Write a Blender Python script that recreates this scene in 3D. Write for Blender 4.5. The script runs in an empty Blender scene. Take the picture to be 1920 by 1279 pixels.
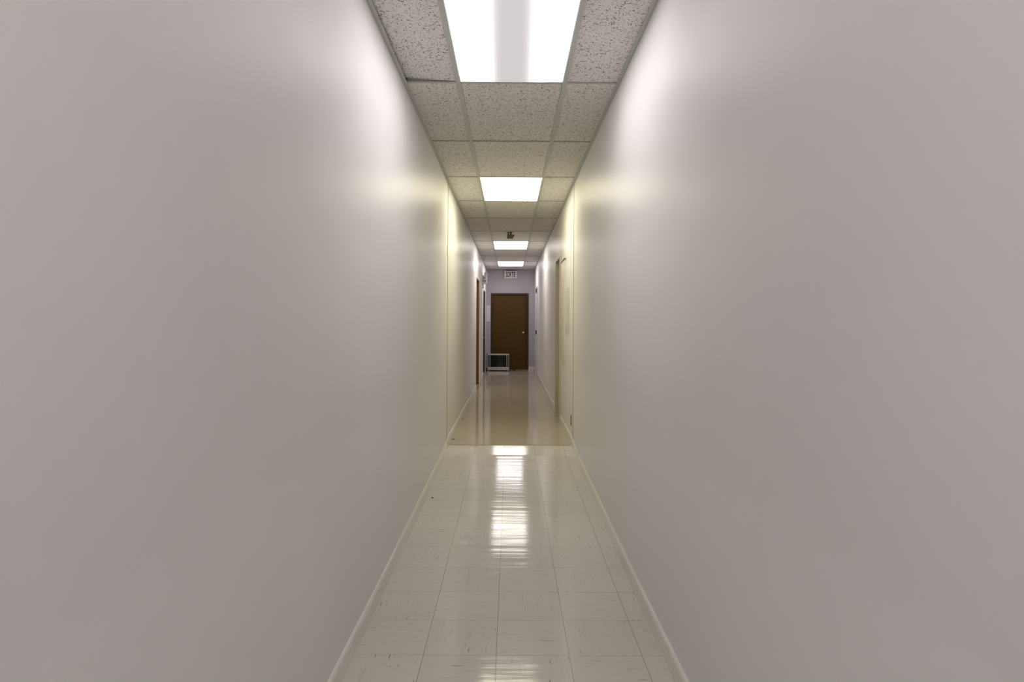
import bpy, bmesh, math, random
from mathutils import Vector, Matrix
random.seed(7)
scene = bpy.context.scene
col = scene.collection
PI = math.pi

# ------------------------------------------------------------------ dimensions
EYE = 1.39            # camera height
F = 1165.0            # focal length in pixels of a 1920 wide frame
CEIL = EYE + 1.446    # underside of the ceiling grid
HW = 0.656            # half width of the corridor
Y0, Y1 = -6.0, 17.0   # back end, far end
ZF = 0.108            # level of the far floor
SEAM = 6.46           # where the old and the new part of the building meet

def floor_z(y):
    if y < 3.0: return 0.0
    if y < 6.2:
        t = (y-3.0)/3.2
        return 0.062*(t**1.25)
    if y < 6.50:
        t = (y-6.2)/0.3
        return 0.062 + (ZF-0.062)*(t + 0.10*math.sin(2*PI*t)/ (2*PI) * 2)
    return ZF

# ------------------------------------------------------------------ helpers
def new_bm(): return bmesh.new()

def add_box(bm, x0, x1, y0, y1, z0, z1, bevel=0.0, seg=2):
    r = bmesh.ops.create_cube(bm, size=1.0)
    vs = r['verts']
    for v in vs:
        v.co = Vector((x0+(x1-x0)*(v.co.x+.5), y0+(y1-y0)*(v.co.y+.5), z0+(z1-z0)*(v.co.z+.5)))
    if bevel > 0:
        es = list({e for v in vs for e in v.link_edges})
        bmesh.ops.bevel(bm, geom=es, offset=bevel, segments=seg, affect='EDGES', profile=.6)

def add_lathe(bm, prof, origin, axis, n=24):
    """prof: list of (radius, distance along axis)"""
    q = Vector((0,0,1)).rotation_difference(Vector(axis).normalized())
    o = Vector(origin); rings = []
    for r, h in prof:
        if r < 1e-6:
            rings.append([bm.verts.new(o + q @ Vector((0,0,h)))])
        else:
            rings.append([bm.verts.new(o + q @ Vector((r*math.cos(2*PI*k/n), r*math.sin(2*PI*k/n), h))) for k in range(n)])
    for a, b in zip(rings, rings[1:]):
        if len(a) == 1 and len(b) == 1: continue
        for k in range(n):
            k2 = (k+1) % n
            if len(a) == 1: bm.faces.new((a[0], b[k], b[k2]))
            elif len(b) == 1: bm.faces.new((a[k2], a[k], b[0]))
            else: bm.faces.new((a[k], a[k2], b[k2], b[k]))

def add_tube(bm, pts, r, n=8):
    pts = [Vector(p) for p in pts]; rings = []
    for i, p in enumerate(pts):
        d = (pts[min(i+1, len(pts)-1)] - pts[max(i-1, 0)]).normalized()
        u = d.cross(Vector((0,0,1)))
        if u.length < 1e-3: u = d.cross(Vector((1,0,0)))
        u.normalize(); w = d.cross(u)
        rings.append([bm.verts.new(p + r*(math.cos(2*PI*k/n)*u + math.sin(2*PI*k/n)*w)) for k in range(n)])
    for a, b in zip(rings, rings[1:]):
        for k in range(n):
            bm.faces.new((a[k], a[(k+1)%n], b[(k+1)%n], b[k]))
    bm.faces.new(rings[0]); bm.faces.new(rings[-1])

def obj(name, bm, mat, parent=None, smooth=False):
    bmesh.ops.recalc_face_normals(bm, faces=bm.faces[:])
    me = bpy.data.meshes.new(name); bm.to_mesh(me); bm.free()
    if isinstance(mat, (list, tuple)):
        for m in mat: me.materials.append(m)
    else: me.materials.append(mat)
    if smooth:
        me.polygons.foreach_set('use_smooth', [True]*len(me.polygons))
        try: me.set_sharp_from_angle(angle=math.radians(35))
        except Exception: pass
    o = bpy.data.objects.new(name, me); col.objects.link(o)
    if parent:
        o.parent = parent
        o.matrix_parent_inverse = Matrix.Translation(parent.location).inverted()
    return o

def struct(name, bm, mat, smooth=False):
    o = obj(name, bm, mat, None, smooth); o['kind'] = 'structure'; return o

def thing(name, label, cat, loc, group=None):
    o = bpy.data.objects.new(name, None); col.objects.link(o)
    o.empty_display_size = .1; o.location = loc
    o['label'] = label; o['category'] = cat
    if group: o['group'] = group
    return o

def tag(o, label, cat, group=None):
    o['label'] = label; o['category'] = cat
    if group: o['group'] = group
    return o

# ------------------------------------------------------------------ materials
class NT:
    def __init__(s, name):
        s.m = bpy.data.materials.new(name); s.m.use_nodes = True
        s.t = s.m.node_tree; s.b = s.t.nodes['Principled BSDF']
    def n(s, kind, **kw):
        nd = s.t.nodes.new(kind)
        for k, v in kw.items():
            if k in nd.inputs: nd.inputs[k].default_value = v
            else: setattr(nd, k, v)
        return nd
    def l(s, a, b): s.t.links.new(a, b)
    def math(s, op, a, b=None, c=None, clamp=False):
        nd = s.t.nodes.new('ShaderNodeMath'); nd.operation = op; nd.use_clamp = clamp
        for i, x in enumerate((a, b, c)):
            if x is None: continue
            if isinstance(x, (int, float)): nd.inputs[i].default_value = x
            else: s.l(x, nd.inputs[i])
        return nd.outputs[0]
    def mix(s, f, a, b):
        nd = s.t.nodes.new('ShaderNodeMix'); nd.data_type = 'RGBA'
        if isinstance(f, (int, float)): nd.inputs[0].default_value = f
        else: s.l(f, nd.inputs[0])
        for i, x in ((6, a), (7, b)):
            if isinstance(x, tuple): nd.inputs[i].default_value = x
            else: s.l(x, nd.inputs[i])
        return nd.outputs[2]
    def ramp(s, v, lo, hi):
        nd = s.t.nodes.new('ShaderNodeMapRange'); nd.clamp = True
        s.l(v, nd.inputs[0]); nd.inputs[1].default_value = lo; nd.inputs[2].default_value = hi
        return nd.outputs[0]
    def noise(s, vec, scale, detail=2.0, rough=.5, out=0):
        nd = s.t.nodes.new('ShaderNodeTexNoise')
        if vec is not None: s.l(vec, nd.inputs['Vector'])
        nd.inputs['Scale'].default_value = scale; nd.inputs['Detail'].default_value = detail
        nd.inputs['Roughness'].default_value = rough
        return nd.outputs[out]
    def pos(s):
        return s.t.nodes.new('ShaderNodeNewGeometry').outputs['Position']
    def scaled(s, vec, sx, sy, sz, ox=0, oy=0, oz=0):
        nd = s.t.nodes.new('ShaderNodeMapping')
        s.l(vec, nd.inputs[0]); nd.inputs['Scale'].default_value = (sx, sy, sz)
        nd.inputs['Location'].default_value = (ox, oy, oz)
        return nd.outputs[0]
    def bump(s, h, strength, dist, normal=None):
        nd = s.t.nodes.new('ShaderNodeBump'); s.l(h, nd.inputs['Height'])
        nd.inputs['Strength'].default_value = strength; nd.inputs['Distance'].default_value = dist
        if normal is not None: s.l(normal, nd.inputs['Normal'])
        return nd.outputs[0]

def simple(name, c, rough=.5, metal=0.0, spec=.5, var=.06, scale=30):
    m = NT(name); p = m.pos()
    f = m.noise(p, scale, 3)
    d = tuple(max(0, x*(1-var*2)) for x in c) + (1,)
    e = tuple(min(1, x*(1+var)) for x in c) + (1,)
    m.l(m.mix(f, d, e), m.b.inputs['Base Color'])
    m.b.inputs['Roughness'].default_value = rough
    m.b.inputs['Metallic'].default_value = metal
    m.b.inputs['Specular IOR Level'].default_value = spec
    return m.m

def wall_paint(name, base, rough, wav=.0):
    m = NT(name); p = m.pos()
    f = m.noise(p, 1.3, 3)
    m.l(m.mix(f, tuple(x*.97 for x in base)+(1,), tuple(min(1, x*1.03) for x in base)+(1,)), m.b.inputs['Base Color'])
    m.b.inputs['Roughness'].default_value = rough
    m.b.inputs['IOR'].default_value = 1.13
    stip = m.noise(p, 420, 2)
    roll = m.noise(p, 60, 3)
    n1 = m.bump(stip, .05, .001)
    n2 = m.bump(roll, .05, .0015, n1)
    m.l(n2, m.b.inputs['Normal'])
    return m.m

WALL = wall_paint('wall_paint', (.875, .86, .855), .38)
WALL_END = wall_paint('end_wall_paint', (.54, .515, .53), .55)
BASE = simple('baseboard_paint', (.90, .88, .83), .35, var=.03, scale=8)
CAULK = simple('joint_filler', (.50, .46, .36), .7)

def tile_mat():
    m = NT('ceiling_tile'); p = m.pos()
    w = m.noise(p, 42, 1.5, .5)
    band = m.math('SUBTRACT', m.math('ABSOLUTE', m.math('SUBTRACT', w, .5)), 0.0)
    line = m.math('SUBTRACT', 1.0, m.ramp(band, .016, .038))
    gate = m.ramp(m.noise(m.scaled(p, 1, 1, 1, 3.3, 1.7, 0), 105, 1.5), .475, .53)
    fl = m.math('MULTIPLY', line, gate)
    pin = m.ramp(m.noise(m.scaled(p, 1, 1, 1, 9, 4, 0), 210, 1), .66, .72)
    f = m.math('MAXIMUM', fl, m.math('MULTIPLY', pin, .6))
    tone = m.noise(p, 2.1, 2)
    bc = m.mix(tone, (.80, .775, .74, 1), (.86, .835, .80, 1))
    m.l(m.mix(m.math('MULTIPLY', f, .95), bc, (.16, .13, .11, 1)), m.b.inputs['Base Color'])
    m.b.inputs['Roughness'].default_value = .95
    m.b.inputs['Specular IOR Level'].default_value = .1
    m.l(m.bump(m.math('MULTIPLY', f, -1.0), .6, .002), m.b.inputs['Normal'])
    return m.m
TILE = tile_mat()
GRID = simple('ceiling_grid_paint', (.56, .57, .545), .5, var=.03, scale=4)
CROSS = simple('cross_tee_grey', (.46, .45, .41), .5, var=.03, scale=4)  # cross tees a darker grey than the main runners

def floor_mat(name, tiles):
    m = NT(name); p = m.pos()
    T = .3048
    sx = m.t.nodes.new('ShaderNodeSeparateXYZ'); m.l(p, sx.inputs[0])
    u = m.math('DIVIDE', m.math('ADD', sx.outputs[0], .052 + 10*T), T)
    v = m.math('DIVIDE', m.math('ADD', sx.outputs[1], -2.595 + 40*T), T)
    fu = m.math('FRACT', u); fv = m.math('FRACT', v)
    iu = m.math('FLOOR', u); iv = m.math('FLOOR', v)
    chk = m.math('MODULO', m.math('ADD', iu, iv), 2.0)
    def streaks(ax, ay, off, sc, lo, hi):
        return m.ramp(m.noise(m.scaled(p, ax, ay, 1, off, off*.7, 0), sc, 2.5, .6), lo, hi)
    # streaks across / streaks along, alternating tile by tile
    sa = streaks(5, 48, 1.0, 1.3, .60, .72); sb = streaks(48, 5, 5.0, 1.3, .60, .72)
    ta = streaks(3, 70, 11, 1.0, .35, .75); tb = streaks(70, 3, 17, 1.0, .35, .75)
    da = streaks(12, 120, 21, 1.0, .665, .72); db = streaks(120, 12, 31, 1.0, .665, .72)
    def pick(a, b):
        return m.math('ADD', m.math('MULTIPLY', a, m.math('SUBTRACT', 1.0, chk)), m.math('MULTIPLY', b, chk))
    brown = pick(sa, sb); tone = pick(ta, tb); dark = pick(da, db)
    if tiles:
        wn = m.t.nodes.new('ShaderNodeTexWhiteNoise'); wn.noise_dimensions = '2D'
        cb = m.t.nodes.new('ShaderNodeCombineXYZ'); m.l(iu, cb.inputs[0]); m.l(iv, cb.inputs[1]); m.l(cb.outputs[0], wn.inputs['Vector'])
        c0 = m.mix(wn.outputs['Value'], (.72, .70, .65, 1), (.765, .745, .695, 1))
        c1 = m.mix(m.math('MULTIPLY', tone, .35), c0, (.82, .80, .76, 1))
        c2 = m.mix(m.math('MULTIPLY', brown, .34), c1, (.40, .31, .24, 1))
        c3 = m.mix(m.math('MULTIPLY', dark, .8), c2, (.17, .12, .09, 1))
        eu = m.math('MINIMUM', fu, m.math('SUBTRACT', 1.0, fu)); ev = m.math('MINIMUM', fv, m.math('SUBTRACT', 1.0, fv))
        ju = m.math('SUBTRACT', 1.0, m.ramp(eu, .0022, .0055)); jv = m.math('SUBTRACT', 1.0, m.ramp(ev, .0025, .006))
        wear = m.ramp(m.noise(p, 6, 2), .35, .7)
        jv = m.math('MULTIPLY', jv, m.math('ADD', m.math('MULTIPLY', wear, .5), .4))
        jn = m.math('MAXIMUM', ju, jv)
        c4 = m.mix(m.math('MULTIPLY', jn, .75), c3, (.20, .17, .14, 1))
        m.l(c4, m.b.inputs['Base Color'])
    else:
        c0 = m.mix(m.noise(p, 3, 3), (.60, .53, .41, 1), (.66, .585, .46, 1))
        m.l(c0, m.b.inputs['Base Color'])
    wave = m.noise(m.scaled(p, .9, 11.0, 1), 1.0, 2, .5)
    fine = m.noise(m.scaled(p, 4, 46, 1, 3, 3, 0), 1.0, 2, .5)
    r = m.noise(p, 4, 2)
    m.l(m.math('ADD', m.math('MULTIPLY', r, .08), .07 if tiles else .04), m.b.inputs['Roughness'])
    m.b.inputs['IOR'].default_value = 1.33 if tiles else 1.42
    n1 = m.bump(wave, .30 if tiles else .05, .005)
    n2 = m.bump(fine, .30 if tiles else .05, .0012, n1)
    m.l(n2, m.b.inputs['Normal'])
    return m.m
FLOOR_NEAR = floor_mat('vinyl_tile_floor', True)
FLOOR_FAR = floor_mat('sheet_vinyl_floor', False)

def wood(name, a, b, rough=.45):
    m = NT(name); p = m.pos()
    g = m.noise(m.scaled(p, 26, 26, 1.6), 1.0, 4, .6)
    m.l(m.mix(m.ramp(g, .3, .7), a+(1,), b+(1,)), m.b.inputs['Base Color'])
    m.b.inputs['Roughness'].default_value = rough
    m.b.inputs['Specular IOR Level'].default_value = .25
    m.l(m.bump(g, .08, .001), m.b.inputs['Normal'])
    return m.m
DOOR_DARK = wood('dark_brown_door_veneer', (.088, .044, .0045), (.105, .054, .006))
FRAME_DARK = wood('dark_brown_frame_paint', (.055, .034, .018), (.07, .044, .024), .4)
DOOR_AMBER = wood('amber_door_veneer', (.20, .095, .020), (.26, .13, .032))
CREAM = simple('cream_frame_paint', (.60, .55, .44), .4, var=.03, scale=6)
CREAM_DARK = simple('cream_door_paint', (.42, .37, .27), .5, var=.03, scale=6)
WHITE = simple('white_frame_paint', (.74, .71, .74), .35, var=.02, scale=6)
PANEL = simple('panel_enamel', (.80, .77, .68), .38, var=.03, scale=5)
CHROME = simple('chrome', (.86, .86, .86), .18, 1.0, var=.02)
DULL = simple('dull_steel', (.30, .28, .26), .35, 1.0, var=.05)
BLACK = simple('black_plastic', (.016, .016, .017), .45)
RUBBER = simple('black_rubber', (.012, .012, .012), .7)
SILVER = simple('silver_plastic', (.56, .57, .58), .35, .25, var=.03)
SPEAKER = simple('speaker_cloth', (.11, .115, .13), .8, var=.3, scale=500)
SCREEN = simple('dark_screen_glass', (.012, .016, .012), .12, 0, .5, var=.1, scale=3)
OFFWHITE = simple('offwhite_plastic', (.88, .86, .82), .4, var=.03)
SIGNWHITE = simple('sign_white', (.88, .86, .86), .5, var=.02)
SIGNRED = simple('sign_red', (.045, .006, .008), .5)
BEIGE = simple('aged_beige_plastic', (.27, .22, .11), .55, var=.15, scale=60)
LENS = simple('lamp_lens_glass', (.86, .86, .84), .15, 0.0)
PAPER = simple('white_board_enamel', (.80, .78, .80), .5, var=.02, scale=8)
VOID = simple('plenum_dark', (.02, .02, .02), .9)
STEELBOX = simple('fixture_housing_steel', (.55, .55, .53), .5, var=.03)

# ------------------------------------------------------------------ setting: side walls
def side_wall(name, side, mat, openings):
    """a wall of real thickness with rectangular openings (y0,y1,z0,z1)"""
    bm = new_bm(); TH = .14
    x_in = side*HW; x_out = side*(HW+TH)
    ys = sorted({Y0-.1, Y1+.1, SEAM} | {o[0] for o in openings} | {o[1] for o in openings})
    zs = sorted({-.12, CEIL+.20} | {o[2] for o in openings} | {o[3] for o in openings})
    def solid(i, j):
        if i < 0 or j < 0 or i >= len(ys)-1 or j >= len(zs)-1: return False
        cy = (ys[i]+ys[i+1])/2; cz = (zs[j]+zs[j+1])/2
        return not any(o[0] < cy < o[1] and o[2] < cz < o[3] for o in openings)
    cache = {}
    def V(x, y, z):
        k = (x, y, z)
        if k not in cache: cache[k] = bm.verts.new(k)
        return cache[k]
    for i in range(len(ys)-1):
        for j in range(len(zs)-1):
            if not solid(i, j): continue
            a, b, c, d = ys[i], ys[i+1], zs[j], zs[j+1]
            for x in (x_in, x_out): bm.faces.new((V(x,a,c), V(x,b,c), V(x,b,d), V(x,a,d)))
            if not solid(i-1, j): bm.faces.new((V(x_in,a,c), V(x_out,a,c), V(x_out,a,d), V(x_in,a,d)))
            if not solid(i+1, j): bm.faces.new((V(x_in,b,c), V(x_out,b,c), V(x_out,b,d), V(x_in,b,d)))
            if not solid(i, j-1): bm.faces.new((V(x_in,a,c), V(x_out,a,c), V(x_out,b,c), V(x_in,b,c)))
            if not solid(i, j+1): bm.faces.new((V(x_in,a,d), V(x_out,a,d), V(x_out,b,d), V(x_in,b,d)))
    return struct(name, bm, mat)

OP_L1 = (11.94, 12.95, -.12, 2.257)
OP_L2 = (15.00, 15.92, -.12, 2.180)
OP_R1 = (8.07, 8.80, -.12, 2.262)
OP_R2 = (14.95, 15.86, -.12, 2.270)
side_wall('wall_left', -1, WALL, [OP_L1, OP_L2])
side_wall('wall_right', 1, WALL, [OP_R1, OP_R2])
DX0, DX1, DZ1 = -.533, .497, 2.193
bm = new_bm()                                  # far wall with its door opening
for x0, x1, z0, z1 in ((-HW, DX0, -.12, CEIL+.2), (DX1, HW, -.12, CEIL+.2), (DX0, DX1, DZ1, CEIL+.2)):
    add_box(bm, x0, x1, Y1, Y1+.14, z0, z1)
struct('wall_back', bm, WALL_END)
bm = new_bm(); add_box(bm, -HW, HW, Y0-.1, Y0, -.12, CEIL+.2)
struct('wall_front', bm, WALL)

# ------------------------------------------------------------------ floor
def floor_strip(name, ya, yb, n, mat):
    bm = new_bm(); rows = []
    for k in range(n+1):
        y = ya + (yb-ya)*k/n; z = floor_z(y)
        rows.append([bm.verts.new((x, y, zz)) for x, zz in ((-HW-.13, z), (HW+.13, z), (HW+.13, -.12), (-HW-.13, -.12))])
    for a, b in zip(rows, rows[1:]):
        for k in range(4):
            bm.faces.new((a[k], a[(k+1)%4], b[(k+1)%4], b[k]))
    bm.faces.new(rows[0]); bm.faces.new(rows[-1][::-1])
    bmesh.ops.recalc_face_normals(bm, faces=bm.faces[:])
    o = struct(name, bm, mat)
    for p in o.data.polygons:
        if p.normal.z > .5: p.use_smooth = True
    o.data.set_sharp_from_angle(angle=math.radians(30))
    return o
floor_strip('floor', Y0-.1, 6.50, 180, FLOOR_NEAR)
bm = new_bm(); add_box(bm, -HW-.13, HW+.13, 6.50, Y1+.14, -.12, ZF)
struct('floor', bm, FLOOR_FAR)
bm = new_bm(); add_box(bm, -HW+.022, HW-.022, 6.493, 6.506, ZF-.01, ZF+.0012, .0005)
struct('trim_1', bm, simple('floor_joint_strip', (.42, .36, .26), .4))

# ------------------------------------------------------------------ baseboards
def baseboard(name, side, ya, yb, th=.013, ht=.088, wob=0.0):
    bm = new_bm(); n = max(2, int((yb-ya)/.12)); rows = []
    prof = [(0, -.01), (th, -.01), (th, ht-.016), (th-.0035, ht-.005), (th-.009, ht), (0, ht)]
    for k in range(n+1):
        y = ya + (yb-ya)*k/n; z = floor_z(y)
        rows.append([bm.verts.new((side*(HW-px+(.0005 if px == 0 else 0)), y, z+pz)) for px, pz in prof])
    m = len(prof)
    for a, b in zip(rows, rows[1:]):
        for k in range(m): bm.faces.new((a[k], a[(k+1)%m], b[(k+1)%m], b[k]))
    bm.faces.new(rows[0]); bm.faces.new(rows[-1])
    return struct(name, bm, BASE)
baseboard('baseboard_left', -1, Y0, 6.40)
baseboard('baseboard_left', -1, 6.42, OP_L1[0]-.03, th=.015, ht=.082)
baseboard('baseboard_left', -1, OP_L1[1]+.03, OP_L2[0]-.03)
baseboard('baseboard_left', -1, OP_L2[1]+.05, Y1)
baseboard('baseboard_right', 1, Y0, 6.44)
baseboard('baseboard_right', 1, 6.445, OP_R1[0]-.045, th=.015)
baseboard('baseboard_right', 1, OP_R1[1]+.05, OP_R2[0]-.05)
baseboard('baseboard_right', 1, OP_R2[1]+.06, Y1)
bm = new_bm(); add_box(bm, DX1+.002, HW-.016, Y1-.012, Y1, ZF-.005, ZF+.085, .003)
struct('baseboard_back', bm, BASE)
bm = new_bm(); add_box(bm, -HW+.016, DX0-.002, Y1-.012, Y1, ZF-.005, ZF+.085, .003)
struct('baseboard_back', bm, BASE)

# wall joints of the two building parts
for i, s in enumerate((-1, 1)):
    bm = new_bm(); add_box(bm, min(s*HW, s*(HW-.004)), max(s*HW, s*(HW-.004)), SEAM-.004, SEAM+.004, .16, CEIL-.002, .001)
    struct('trim_%d' % (2+i), bm, CAULK)

# ------------------------------------------------------------------ ceiling
PITCH = 1.2192; R0 = 3.75
rows_y = [R0 + PITCH*k for k in range(-8, 11)] + [Y1]
rows_y = [Y0] + [y for y in rows_y if y > Y0]
GX = .3225                                     # centre line of the two main runners
LIGHT_ROWS = {-7: None, -4: None, -1: 'a', 2: 'b', 6: 'c', 9: 'd'}
light_y = {k: R0 + PITCH*k for k in LIGHT_ROWS}
bm = new_bm()
for a, b in zip(rows_y, rows_y[1:]):
    for c, (x0, x1) in enumerate(((-HW, -GX), (-GX, GX), (GX, HW))):
        if c == 1 and any(abs(a-y) < .01 for y in light_y.values()): continue
        z = CEIL + .005
        tilt = 0
        rr = random.Random(int(a*100)+c)
        dz = [rr.uniform(0, .0015) for _ in range(4)]
        r = bmesh.ops.create_cube(bm, size=1.0)
        for v in r['verts']:
            yy = a+.008 if v.co.y < 0 else b-.008
            xx = x0+.006 if v.co.x < 0 else x1-.006
            lift = dz[0]
            if c == 0 and abs(a-(R0-PITCH)) < .02 and v.co.y > 0 and v.co.x < 0: lift = .020
            v.co = Vector((xx, yy, z+lift if v.co.z < 0 else z+.018+lift))
struct('ceiling', bm, TILE)
bm = new_bm(); add_box(bm, -HW, HW, Y0-.1, Y1+.14, CEIL+.19, CEIL+.24)
struct('ceiling', bm, VOID)
# main runners, wall angles and cross tees, shaped as real inverted T bars
for i, s in enumerate((-1, 1)):
    bm = new_bm()
    add_box(bm, s*GX-.0135, s*GX+.0135, Y0, Y1, CEIL, CEIL+.0035, .0006, 1)
    add_box(bm, s*GX-.0015, s*GX+.0015, Y0, Y1, CEIL+.0035, CEIL+.035)
    struct('trim_%d' % (4+i), bm, GRID)
    bm = new_bm()
    a, b = sorted((s*HW, s*(HW-.024)))
    add_box(bm, a, b, Y0, Y1, CEIL, CEIL+.0035, .0006, 1)
    a, b = sorted((s*HW, s*(HW-.002)))
    add_box(bm, a, b, Y0, Y1, CEIL+.0035, CEIL+.03)
    struct('trim_%d' % (6+i), bm, GRID)
bm = new_bm()
for y in rows_y[1:-1]:
    for x0, x1 in ((-HW+.024, -GX-.0135), (-GX+.0135, GX-.0135), (GX+.0135, HW-.024)):
        add_box(bm, x0, x1, y-.012, y+.012, CEIL+.0012, CEIL+.0042, .0005, 1)
        add_box(bm, x0, x1, y-.0015, y+.0015, CEIL+.0042, CEIL+.035)
struct('trim_8', bm, CROSS)
bm = new_bm(); add_box(bm, -HW+.024, HW-.024, Y1-.022, Y1, CEIL, CEIL+.0035, .0005, 1)
struct('trim_9', bm, GRID)

# ------------------------------------------------------------------ ceiling lights
def glow(name, c, s, stripe=0.0, blotch=0.0):
    m = NT(name)
    m.t.nodes.remove(m.b)
    em = m.t.nodes.new('ShaderNodeEmission')
    tc = m.t.nodes.new('ShaderNodeTexCoord').outputs['Object']
    sx = m.t.nodes.new('ShaderNodeSeparateXYZ'); m.l(tc, sx.inputs[0])
    # two tubes side by side behind the lens: brightest over each, weaker between them and at the ends
    ax = m.math('ABSOLUTE', sx.outputs[0])
    wide = m.math('MULTIPLY', m.math('SUBTRACT', m.ramp(sx.outputs[1], -.6, .6), .5), -.02)
    mid = m.math('SUBTRACT', 1.0, m.math('SMOOTH_MIN', m.math('MULTIPLY', m.math('POWER', m.math('DIVIDE', m.math('ADD', ax, wide), .19), 5.0), 1.0), 1.0, .1), clamp=True)
    ends = m.ramp(m.math('ABSOLUTE', sx.outputs[1]), .560, .605)
    low = m.math('MULTIPLY', m.math('MAXIMUM', m.math('MULTIPLY', mid, stripe), m.math('MULTIPLY', ends, stripe*.97)), 1.0)
    k = m.math('SUBTRACT', 1.0, low)
    m.l(m.math('MULTIPLY', k, s), em.inputs['Strength'])
    em.inputs['Color'].default_value = c + (1,)
    m.l(em.outputs[0], m.t.nodes['Material Output'].inputs[0])
    return m.m
STR = 4.6
GLOWS = {
 -7: glow('added_light_rear', (1, .955, .93), STR*1.0, .3),  # unseen light, added to brighten the nearest walls
 -4: glow('added_light_overhead', (1, .955, .94), STR*1.0, .3),  # added out of view so the nearest walls are lit evenly
 -1: glow('tube_light_near', (1, .955, .955), STR*1.08, .95),
  2: glow('tube_light_second', (1, .94, .66), STR*1.0, .25),
  6: glow('tube_light_third', (1, .935, .86), STR*.9, .2),
  9: glow('tube_light_far', (1, .93, .975), STR*.85, .1)}
LABELS = {
 -7: 'unseen ceiling light added at the rear end of the corridor to brighten the near walls',
 -4: 'unseen ceiling light added straight above the viewpoint to even out the near walls',
 -1: 'nearest ceiling light, cut by the top edge, grey band down its middle',
  2: 'second nearest ceiling light, glowing evenly, faintly yellow',
  6: 'third ceiling light, just behind the small beige ceiling box',
  9: 'farthest and smallest ceiling light, just before the SORTIE sign'}
for k, y0 in light_y.items():
    y1 = y0 + PITCH; cy = (y0+y1)/2
    t = thing('ceiling_light', LABELS[k], 'light', (0, cy, CEIL), 'recessed fluorescent lights in the ceiling grid')
    bm = new_bm()                              # pressed steel housing, open below
    X = GX-.004; Yh = PITCH/2-.004
    for a in ((-X, -X+.004, -Yh, Yh, .006, .11), (X-.004, X, -Yh, Yh, .006, .11),
              (-X+.004, X-.004, -Yh, -Yh+.004, .006, .11), (-X+.004, X-.004, Yh-.004, Yh, .006, .11),
              (-X, X, -Yh, Yh, .11, .114)):
        add_box(bm, a[0], a[1], cy+a[2], cy+a[3], CEIL+a[4], CEIL+a[5])
    obj('housing', bm, STEELBOX, t)
    bm = new_bm()                              # acrylic lens, sagging a little in the middle
    nx, ny = 10, 18; W = GX-.0145; L = PITCH/2-.0135
    g = {}
    for i in range(nx+1):
        for j in range(ny+1):
            x = -W + 2*W*i/nx; y = -L + 2*L*j/ny
            sag = .0045*(1-(x/W)**2) if k == -1 else .001*(1-(x/W)**2)
            g[i, j] = bm.verts.new((x, y, .0045 - sag))
    for i in range(nx):
        for j in range(ny): bm.faces.new((g[i,j], g[i+1,j], g[i+1,j+1], g[i,j+1]))
    bmesh.ops.solidify(bm, geom=bm.faces[:], thickness=.003)
    d = obj('diffuser', bm, GLOWS[k], None, True)
    d.parent = t
    if k == -1:
        for s_ in (-1, 1):                     # white lens frame strips seen against the runners
            bm = new_bm()
            add_box(bm, min(s_*(W+.0005), s_*(W-.004)), max(s_*(W+.0005), s_*(W-.004)), cy-L, cy+L, CEIL-.0012, CEIL+.001)
            obj('lens_frame', bm, OFFWHITE, t)

# ------------------------------------------------------------------ far door
def knob(bm, o, ax, s=1.0):
    add_lathe(bm, [(0, 0), (.031*s, 0), (.031*s, .004), (.026*s, .009), (.012*s, .012), (.011*s, .030), (.020*s, .036),
                   (.0265*s, .046), (.0255*s, .058), (.018*s, .066), (0, .068)], o, ax, 28)
bm = new_bm(); add_box(bm, DX0+.047, DX1-.062, Y1+.035, Y1+.079, ZF+.006, DZ1-.050, .002)
d1 = struct('door_1', bm, DOOR_DARK)
bm = new_bm()
add_box(bm, DX0-.002, DX0+.044, Y1-.012, Y1+.10, ZF-.002, DZ1+.002, .003)
add_box(bm, DX1-.059, DX1+.002, Y1-.012, Y1+.10, ZF-.002, DZ1+.002, .003)
add_box(bm, DX0+.044, DX1-.059, Y1-.012, Y1+.10, DZ1-.046, DZ1+.002, .003)
add_box(bm, DX0+.044, DX0+.056, Y1+.082, Y1+.10, ZF, DZ1-.046)
add_box(bm, DX1-.071, DX1-.059, Y1+.082, Y1+.10, ZF, DZ1-.046)
o = obj('door_frame', bm, FRAME_DARK, d1)
bm = new_bm(); knob(bm, (.357, Y1+.035, 1.117), (0, -1, 0))
o = obj('door_knob', bm, CHROME, d1, True); o['label'] = 'polished silver door knob'
bm = new_bm()
for z in (.36, 1.15, 1.95):
    add_lathe(bm, [(0, 0), (.006, 0), (.006, .09), (0, .09)], (DX0+.0455, Y1+.028, z), (0, 0, 1), 12)
obj('hinge', bm, DULL, d1)
bm = new_bm(); add_box(bm, DX0, DX1, Y1+.03, Y1+.10, ZF-.002, ZF+.004, .001)
obj('threshold', bm, RUBBER, d1)
# backing behind the far doorway
bm = new_bm(); add_box(bm, DX0-.05, DX1+.05, Y1+.15, Y1+.17, -.12, DZ1+.05)
struct('wall_far_room', bm, VOID)

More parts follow.
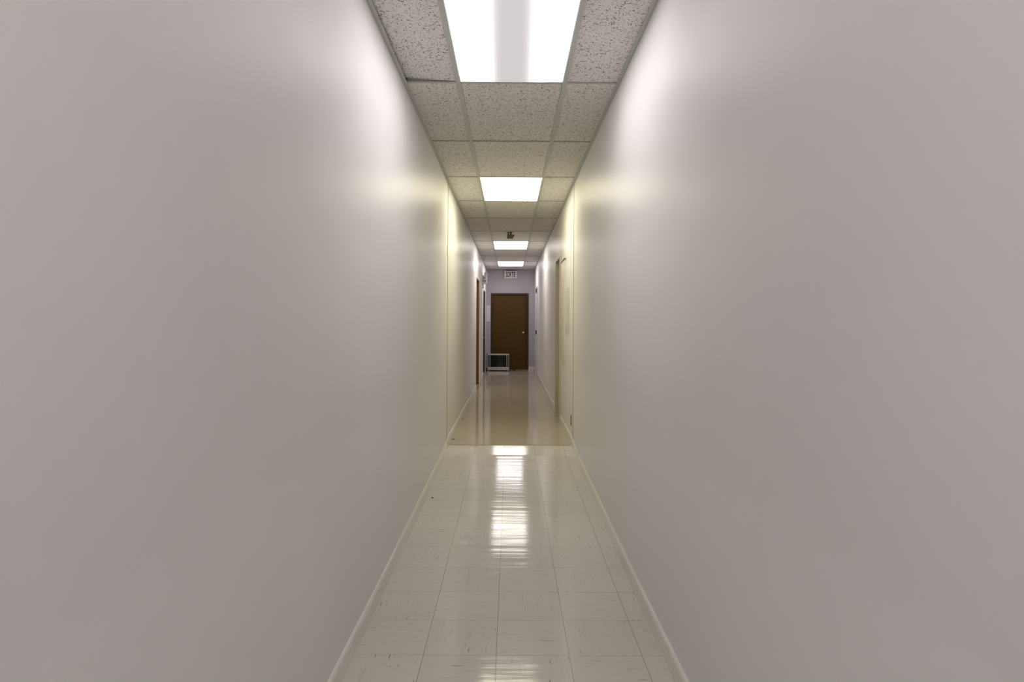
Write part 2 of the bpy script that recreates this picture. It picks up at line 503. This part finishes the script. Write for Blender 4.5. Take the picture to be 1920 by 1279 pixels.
# ------------------------------------------------------------------ side doors
def side_door(name, side, op, mats, casing, setback, cas_w=.05, cas_t=.006, lever=None, z_top=None):
    y0, y1, _, z1 = op
    leafm, framem = mats
    def X(d): return side*(HW+d)
    def bx(bm, d0, d1, *r, **kw):
        a, b = sorted((X(d0), X(d1))); add_box(bm, a, b, *r, **kw)
    bm = new_bm(); bx(bm, setback, setback+.04, y0+.024, y1-.024, ZF+.006, z1-.026, bevel=.002)
    d = struct(name, bm, leafm)
    bm = new_bm()
    bx(bm, -cas_t, .135, y0-.0005, y0+.020, ZF-.002, z1, bevel=.0015)
    bx(bm, -cas_t, .135, y1-.020, y1+.0005, ZF-.002, z1, bevel=.0015)
    bx(bm, -cas_t, .135, y0+.020, y1-.020, z1-.022, z1, bevel=.0015)
    bx(bm, setback+.042, setback+.056, y0+.020, y0+.034, ZF, z1-.022)
    bx(bm, setback+.042, setback+.056, y1-.034, y1-.020, ZF, z1-.022)
    obj('door_frame', bm, framem, d)
    if casing:
        bm = new_bm()
        bx(bm, -casing, 0.0, y0-cas_w, y0, ZF-.002, z1+cas_w, bevel=.003)
        bx(bm, -casing, 0.0, y1, y1+cas_w, ZF-.002, z1+cas_w, bevel=.003)
        bx(bm, -casing, 0.0, y0, y1, z1, z1+cas_w, bevel=.003)
        obj('door_casing', bm, framem, d)
    return d
d2 = side_door('door_2', -1, OP_L1, (DOOR_AMBER, DOOR_AMBER), 0, .062, cas_t=.003)
d3 = side_door('door_3', -1, OP_L2, (DOOR_DARK, FRAME_DARK), 0, .030, cas_t=.004)
bm = new_bm(); knob(bm, (-HW-.030, OP_L2[0]+.30, 1.02), (1, 0, 0), 1.0)
o = obj('door_knob', bm, DULL, d3, True)
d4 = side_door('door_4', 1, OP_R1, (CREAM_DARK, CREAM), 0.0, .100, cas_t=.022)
bm = new_bm(); knob(bm, (HW+.100, OP_R1[0]+.09, 1.05), (-1, 0, 0), 1.0)
obj('door_knob', bm, DULL, d4, True)
d5 = side_door('door_5', 1, OP_R2, (WHITE, WHITE), .0, .030, cas_t=.022)
bm = new_bm(); add_box(bm, HW+.018, HW+.030, OP_R2[0]+.45, OP_R2[0]+.52, 1.09, 1.20, .002)
add_tube(bm, [(HW+.02, OP_R2[0]+.485, 1.12), (HW-.02, OP_R2[0]+.485, 1.12), (HW-.022, OP_R2[0]+.40, 1.12)], .009)
obj('door_handle', bm, BLACK, d5, True)
bm = new_bm(); add_box(bm, HW+.000, HW+.030, OP_R2[0]+.42, OP_R2[0]+.70, 2.165, 2.235, .004)
obj('door_closer', bm, BLACK, d5)
bm = new_bm(); add_box(bm, .640, .668, OP_R2[1]-.026, OP_R2[1]-.019, 1.09, 1.20, .001)
obj('strike_plate', bm, BLACK, d5)
bm = new_bm(); add_box(bm, .640, .668, OP_R2[1]-.030, OP_R2[1]-.019, 2.15, 2.24, .001)
obj('closer_bracket', bm, BLACK, d5)

# ------------------------------------------------------------------ exit sign
SY = 16.93
t = thing('exit_sign', 'white SORTIE exit sign with dark red letters above the far brown door', 'sign', (0, SY, 2.60))
sx0, sx1, sz0, sz1 = -.170, .172, 2.600, 2.805
bm = new_bm()
add_box(bm, sx0, sx1, SY, SY+.045, sz0, sz1, .006)
obj('sign_box', bm, OFFWHITE, t, True)
bm = new_bm(); add_box(bm, sx0+.014, sx1-.014, SY-.002, SY, sz0+.014, sz1-.014, .0008)
obj('sign_face', bm, SIGNWHITE, t)
bm = new_bm(); add_box(bm, -.14, .14, SY+.008, SY+.07, sz1-.001, sz1+.014, .002)
add_box(bm, -.10, .10, SY+.04, Y1, sz0+.04, sz1-.03)
obj('mounting_bracket', bm, BLACK, t)
cu = bpy.data.curves.new('lettering_curve', 'FONT'); cu.body = 'SORTIE'; cu.size = 1; cu.extrude = .01; cu.offset = .03
cu.align_x = 'LEFT'
tmp = bpy.data.objects.new('lettering_tmp', cu); col.objects.link(tmp)
bpy.context.view_layer.update()
me = bpy.data.meshes.new_from_object(tmp.evaluated_get(bpy.context.evaluated_depsgraph_get()))
bpy.data.objects.remove(tmp)
xs = [v.co.x for v in me.vertices]; ys_ = [v.co.y for v in me.vertices]
ax, bx_, ay, by = min(xs), max(xs), min(ys_), max(ys_)
TW, THh = .262, .150
for v in me.vertices:
    v.co = Vector((-TW/2 + (v.co.x-ax)/(bx_-ax)*TW, SY-.0025 - (v.co.z+.01)*.08, (sz0+sz1)/2 - THh/2 + (v.co.y-ay)/(by-ay)*THh))
me.name = 'lettering'; me.materials.clear(); me.materials.append(SIGNRED)
o = bpy.data.objects.new('lettering', me); col.objects.link(o); o.parent = t
o.matrix_parent_inverse = Matrix.Translation(t.location).inverted()
o['label'] = 'dark red word SORTIE'

# ------------------------------------------------------------------ emergency light on the left wall
ey, ez = 14.42, 2.29
t = thing('emergency_light', 'white twin head emergency light high on the left wall near the end', 'light', (-HW, ey, ez))
bm = new_bm(); add_box(bm, -HW, -HW+.105, ey-.15, ey+.15, ez, ez+.185, .010)
obj('battery_box', bm, OFFWHITE, t, True)
for dz in (.035, .060):
    bm = new_bm(); add_box(bm, -HW+.02, -HW+.085, ey-.1515, ey-.149, ez+dz, ez+dz+.012)
    obj('vent_slot', bm, BLACK, t)
bm = new_bm(); add_box(bm, -HW+.030, -HW+.060, ey-.152, ey-.149, ez+.115, ez+.140, .001)
obj('indicator_lamp', bm, BLACK, t)
for dy in (-.10, .10):
    bm = new_bm()
    c = Vector((-HW+.078, ey+dy, ez+.225))
    add_tube(bm, [(c.x, c.y, ez+.184), (c.x, c.y, ez+.205)], .010, 10)
    ax_ = Vector((.66, -.72, -.22)).normalized()
    add_lathe(bm, [(0, -.035), (.024, -.033), (.040, -.012), (.048, .018), (.050, .026), (.046, .028), (.043, .018)], c, ax_, 22)
    h = obj('lamp_head', bm, OFFWHITE, t, True)
    bm = new_bm(); add_lathe(bm, [(.0435, .016), (.036, .023), (.018, .027), (0, .028)], c, ax_, 22)
    g_ = obj('lamp_lens', bm, LENS, None, True)
    g_.parent = h
    g_.matrix_parent_inverse = (h.matrix_parent_inverse.copy() if False else Matrix.Translation(t.location).inverted() @ Matrix.Identity(4)) if False else Matrix.Identity(4)
bm = new_bm(); add_box(bm, -HW, -HW+.034, ey+.02, ey+.09, ez-.11, ez-.001, .003)
obj('junction_box', bm, OFFWHITE, t)

# ------------------------------------------------------------------ small beige box hanging from the ceiling
cy = 9.98
t = thing('ceiling_sensor', 'small aged beige box hanging from the ceiling before the third light', 'sensor', (0, cy, CEIL))
bm = new_bm(); add_box(bm, -.062, .036, cy-.03, cy+.035, CEIL-.098, CEIL-.032, .008)
add_box(bm, -.048, .020, cy-.036, cy-.028, CEIL-.090, CEIL-.045, .004)
obj('housing', bm, BEIGE, t, True)
bm = new_bm()
add_box(bm, -.050, -.032, cy-.01, cy+.012, CEIL-.034, CEIL+.001, .002)
add_box(bm, -.012, .010, cy-.01, cy+.012, CEIL-.034, CEIL+.001, .002)
add_box(bm, -.055, .03, cy-.018, cy+.02, CEIL-.004, CEIL+.003, .001)
obj('bracket', bm, BLACK, t)
bm = new_bm(); add_lathe(bm, [(0, 0), (.016, 0), (.019, .012), (.012, .024), (0, .026)], (.034, cy-.012, CEIL-.052), (.5, -.8, -.1), 16)
obj('swivel_head', bm, BEIGE, t, True)

# ------------------------------------------------------------------ television on the floor
TY = 16.40; tx0, tx1 = -.612, -.030; tz0, tz1 = ZF+.026, .566
t = thing('television', 'silver tube television with dark screen standing on the floor by the brown door', 'television', ((tx0+tx1)/2, TY+.2, ZF))
W_ = tx1-tx0
bm = new_bm()                                  # tapering rear shell
prof = [(TY+.035, 0, 0, 0), (TY+.12, .004, .0, .004), (TY+.17, .025, .0, .02), (TY+.34, .10, .0, .09), (TY+.44, .15, .01, .14), (TY+.45, .155, .015, .15)]
rings = []
for y, ix, ib, it in prof:
    rings.append([bm.verts.new(c) for c in ((tx0+ix, y, tz0+.01+ib), (tx1-ix, y, tz0+.01+ib), (tx1-ix-.01, y, tz1-it-.01), (tx0+ix+.01, y, tz1-it-.01))])
for a, b in zip(rings, rings[1:]):
    for k in range(4): bm.faces.new((a[k], a[(k+1)%4], b[(k+1)%4], b[k]))
bm.faces.new(rings[0]); bm.faces.new(rings[-1])
obj('rear_shell', bm, BLACK, t)
sxa, sxb, sza, szb = tx0+.090, tx1-.072, .214, .528
bm = new_bm()                                  # front bezel: top and bottom bands and slim posts
add_box(bm, tx0+.014, tx1, TY, TY+.04, szb, tz1, .005)
add_box(bm, tx0+.014, tx1, TY, TY+.04, tz0, sza, .005)
add_box(bm, sxa-.010, sxa, TY, TY+.04, sza-.002, szb+.002, .002)
add_box(bm, sxb, sxb+.010, TY, TY+.04, sza-.002, szb+.002, .002)
add_box(bm, tx1-.010, tx1, TY, TY+.04, sza-.002, szb+.002, .002)
add_box(bm, tx0+.014, tx0+.022, TY, TY+.04, sza-.002, szb+.002, .002)
obj('bezel', bm, SILVER, t)
bm = new_bm(); add_box(bm, tx0, tx0+.0139, TY+.004, TY+.12, tz0, tz1+.002, .003)
obj('side_cheek', bm, BLACK, t)
bm = new_bm()                                  # gently curved tube face
nx = 12; g = {}
for i in range(nx+1):
    for j in range(9):
        u = i/nx*2-1; v = j/8*2-1
        g[i, j] = bm.verts.new((sxa+.001+(sxb-sxa-.002)*(u+1)/2, TY+.012+.010*(u*u+v*v)/2, sza+.001+(szb-sza-.002)*(v+1)/2))
for i in range(nx):
    for j in range(8): bm.faces.new((g[i,j], g[i+1,j], g[i+1,j+1], g[i,j+1]))
bmesh.ops.solidify(bm, geom=bm.faces[:], thickness=-.006)
obj('screen', bm, SCREEN, t, True)
for a, b in ((tx0+.023, sxa-.011), (sxb+.011, tx1-.011)):
    bm = new_bm(); add_box(bm, a, b, TY+.006, TY+.034, sza, szb, .003)
    obj('speaker_grille', bm, SPEAKER, t)
for xa, xb in [(-.36+k*.030, -.345+k*.030) for k in range(5)] + [(-.15, -.125)]:
    bm = new_bm(); add_box(bm, xa, xb, TY-.004, TY+.001, sza-.044, sza-.032, .001)
    obj('button', bm, DULL, t)
for xx in (tx0+.05, tx1-.13):
    bm = new_bm(); add_box(bm, xx, xx+.075, TY+.02, TY+.30, ZF, tz0+.002, .004)
    obj('foot', bm, RUBBER, t)

# black cord beside and behind the set
pts = []
for k in range(20):
    s = k/19
    pts.append((-.630+.004*math.sin(s*9), 16.365+.30*s, ZF+.006+.02*(1-s)**2))
for k in range(30):
    s = k/29
    pts.append((-.62+.70*s, 16.66+.22*math.sin(s*PI)*(1-.3*s), ZF+.006))
for k in range(24):
    a = -PI/2+2*PI*k/24*1.6
    pts.append((.10+.045*math.cos(a), 16.60+.05*math.sin(a)+.003*k, ZF+.006+.0006*k))
bm = new_bm(); add_tube(bm, pts, .0055)
t = thing('power_adapter', 'black power adapter and cord on the floor around the silver television', 'adapter', (-.63, 16.26, ZF))
obj('cord', bm, RUBBER, t, True)
bm = new_bm(); add_box(bm, -.650+.012, -.617, 16.16, 16.37, ZF, ZF+.10, .006)
obj('adapter_body', bm, BLACK, t)

# ------------------------------------------------------------------ white board on the far wall beside the door
t = thing('notice_board', 'narrow white board on the far wall left of the brown door', 'board', (-.595, Y1, 1.40))
bm = new_bm(); add_box(bm, -.654, -.556, Y1-.022, Y1+.002, 1.405, 1.862, .002)
obj('board_face', bm, PAPER, t)
bm = new_bm(); add_box(bm, -.5555, -.546, Y1-.034, Y1, 1.40, 1.867, .002)
obj('edge_strip', bm, OFFWHITE, t)

# ------------------------------------------------------------------ right wall panels, outlets
def panel(label, cat, name, y0, y1, z0, z1, dep, inset):
    t = thing(name, label, cat, (HW, (y0+y1)/2, z0))
    bm = new_bm(); add_box(bm, HW-dep, HW+.002, y0, y1, z0, z1, .003)
    obj('cover', bm, PANEL, t)
    bm = new_bm(); add_box(bm, HW-dep-.004, HW-dep, y0+inset, y1-inset, z0+inset, z1-inset, .0015)
    dr = obj('panel_door', bm, PANEL, t)
    bm = new_bm(); add_box(bm, HW-dep-.010, HW-dep-.003, y0+inset+.02, y0+inset+.045, (z0+z1)/2-.04, (z0+z1)/2+.04, .002)
    l_ = obj('latch', bm, PANEL, None); l_.parent = dr
    return t
tp = panel('tall cream electrical panel on the right wall beside the cream doorway', 'panel', 'electrical_panel', 7.40, 7.92, .87, 2.150, .014, .05)
bm = new_bm(); add_box(bm, HW-.022, HW, 7.38, 7.94, 2.1505, 2.162, .002)  # dark line along the panel's top edge, built as a strip
o = obj('top_strip', bm, DULL, tp); o['label'] = 'thin dark strip along the top edge'
panel('small square cream panel on the right wall, nearer than the tall one', 'panel', 'access_panel', 6.91, 7.33, 1.268, 1.787, .010, .03)

def outlet(label, y, z, side=1):
    t = thing('wall_outlet', label, 'outlet', (side*HW, y, z))
    bm = new_bm(); a, b = sorted((side*HW, side*(HW-.006))); add_box(bm, a, b, y-.035, y+.035, z-.057, z+.057, .002)
    obj('cover_plate', bm, BEIGE2, t)
    for dz in (-.026, .026):
        bm = new_bm()
        a, b = sorted((side*(HW-.006), side*(HW-.0085))); add_box(bm, a, b, y-.016, y+.016, z+dz-.014, z+dz+.014, .001)
        obj('socket', bm, DULL, t)
BEIGE2 = simple('outlet_beige', (.36, .28, .18), .5)
outlet('small beige wall outlet low on the right wall before the panels', 6.64, .35)

# thin unidentified dark line just above the left baseboard
bm = new_bm()
add_tube(bm, [(-HW+.004, 9.75, .212), (-HW+.004, 10.1, .219), (-HW+.004, 10.45, .226)], .004)
tag(obj('wall_line', bm, DULL, None, True), 'short thin dark line just above the left baseboard', 'cable')

# small scraps lying on the floor
def scrap(x, y, l, w, a, label):
    bm = new_bm(); z = floor_z(y)
    vs = []
    rr = random.Random(int(y*1000)); n = 9
    for k in range(n):
        r = 1+rr.uniform(-.25, .25); th = 2*PI*k/n
        px, py = l*r*math.cos(th), w*r*math.sin(th)
        vs.append((x+px*math.cos(a)-py*math.sin(a), y+px*math.sin(a)+py*math.cos(a)))
    lo = [bm.verts.new((p[0], p[1], z+.0002+.0)) for p in vs]
    hi = [bm.verts.new((x+(p[0]-x)*.8, y+(p[1]-y)*.8, z+.004)) for p in vs]
    bm.faces.new(lo); bm.faces.new(hi)
    for k in range(n): bm.faces.new((lo[k], lo[(k+1)%n], hi[(k+1)%n], hi[k]))
    tag(obj('debris_scrap', bm, RUBBER), label, 'debris', 'dark scraps on the floor')
def at(px, py):
    h = EYE
    y = 3.0
    for _ in range(60):
        y = F*(EYE-floor_z(y))/(py-605)
    return (px-957+.005*(py-605))*y/F, y
for px, py, l, w, a, lab in ((810.5, 934.5, .008, .012, .2, 'tiny black scrap on the pale floor tiles near the left baseboard'),
                             (850, 824.5, .018, .012, .3, 'dark sliver on the floor by the left baseboard, just past the floor joint'),
                             (866, 786, .012, .016, .2, 'dark scrap against the left baseboard, farthest of the floor scraps')):
    x, y = at(px, py); x = max(x, -HW+.032)
    scrap(x, y, l, w, a, lab)

# ------------------------------------------------------------------ world, camera, colour management
w = bpy.data.worlds.new('world'); scene.world = w; w.use_nodes = True
w.node_tree.nodes['Background'].inputs[0].default_value = (.02, .02, .02, 1)
cam = bpy.data.cameras.new('camera'); co = bpy.data.objects.new('camera', cam); col.objects.link(co)
cam.sensor_width = 36; cam.lens = F/1920*36
cam.shift_y = -(639.5-605)/1920; cam.shift_x = 3/1920
cam.clip_start = .02; cam.clip_end = 100
co.matrix_world = Matrix.Translation((0, 0, EYE)) @ Matrix.Rotation(PI/2, 4, 'X') @ Matrix.Rotation(.005, 4, 'Z')
scene.camera = co
vs = scene.view_settings
vs.view_transform = 'Standard'; vs.look = 'None'; vs.exposure = 1.40; vs.gamma = 1; vs.use_curve_mapping = False
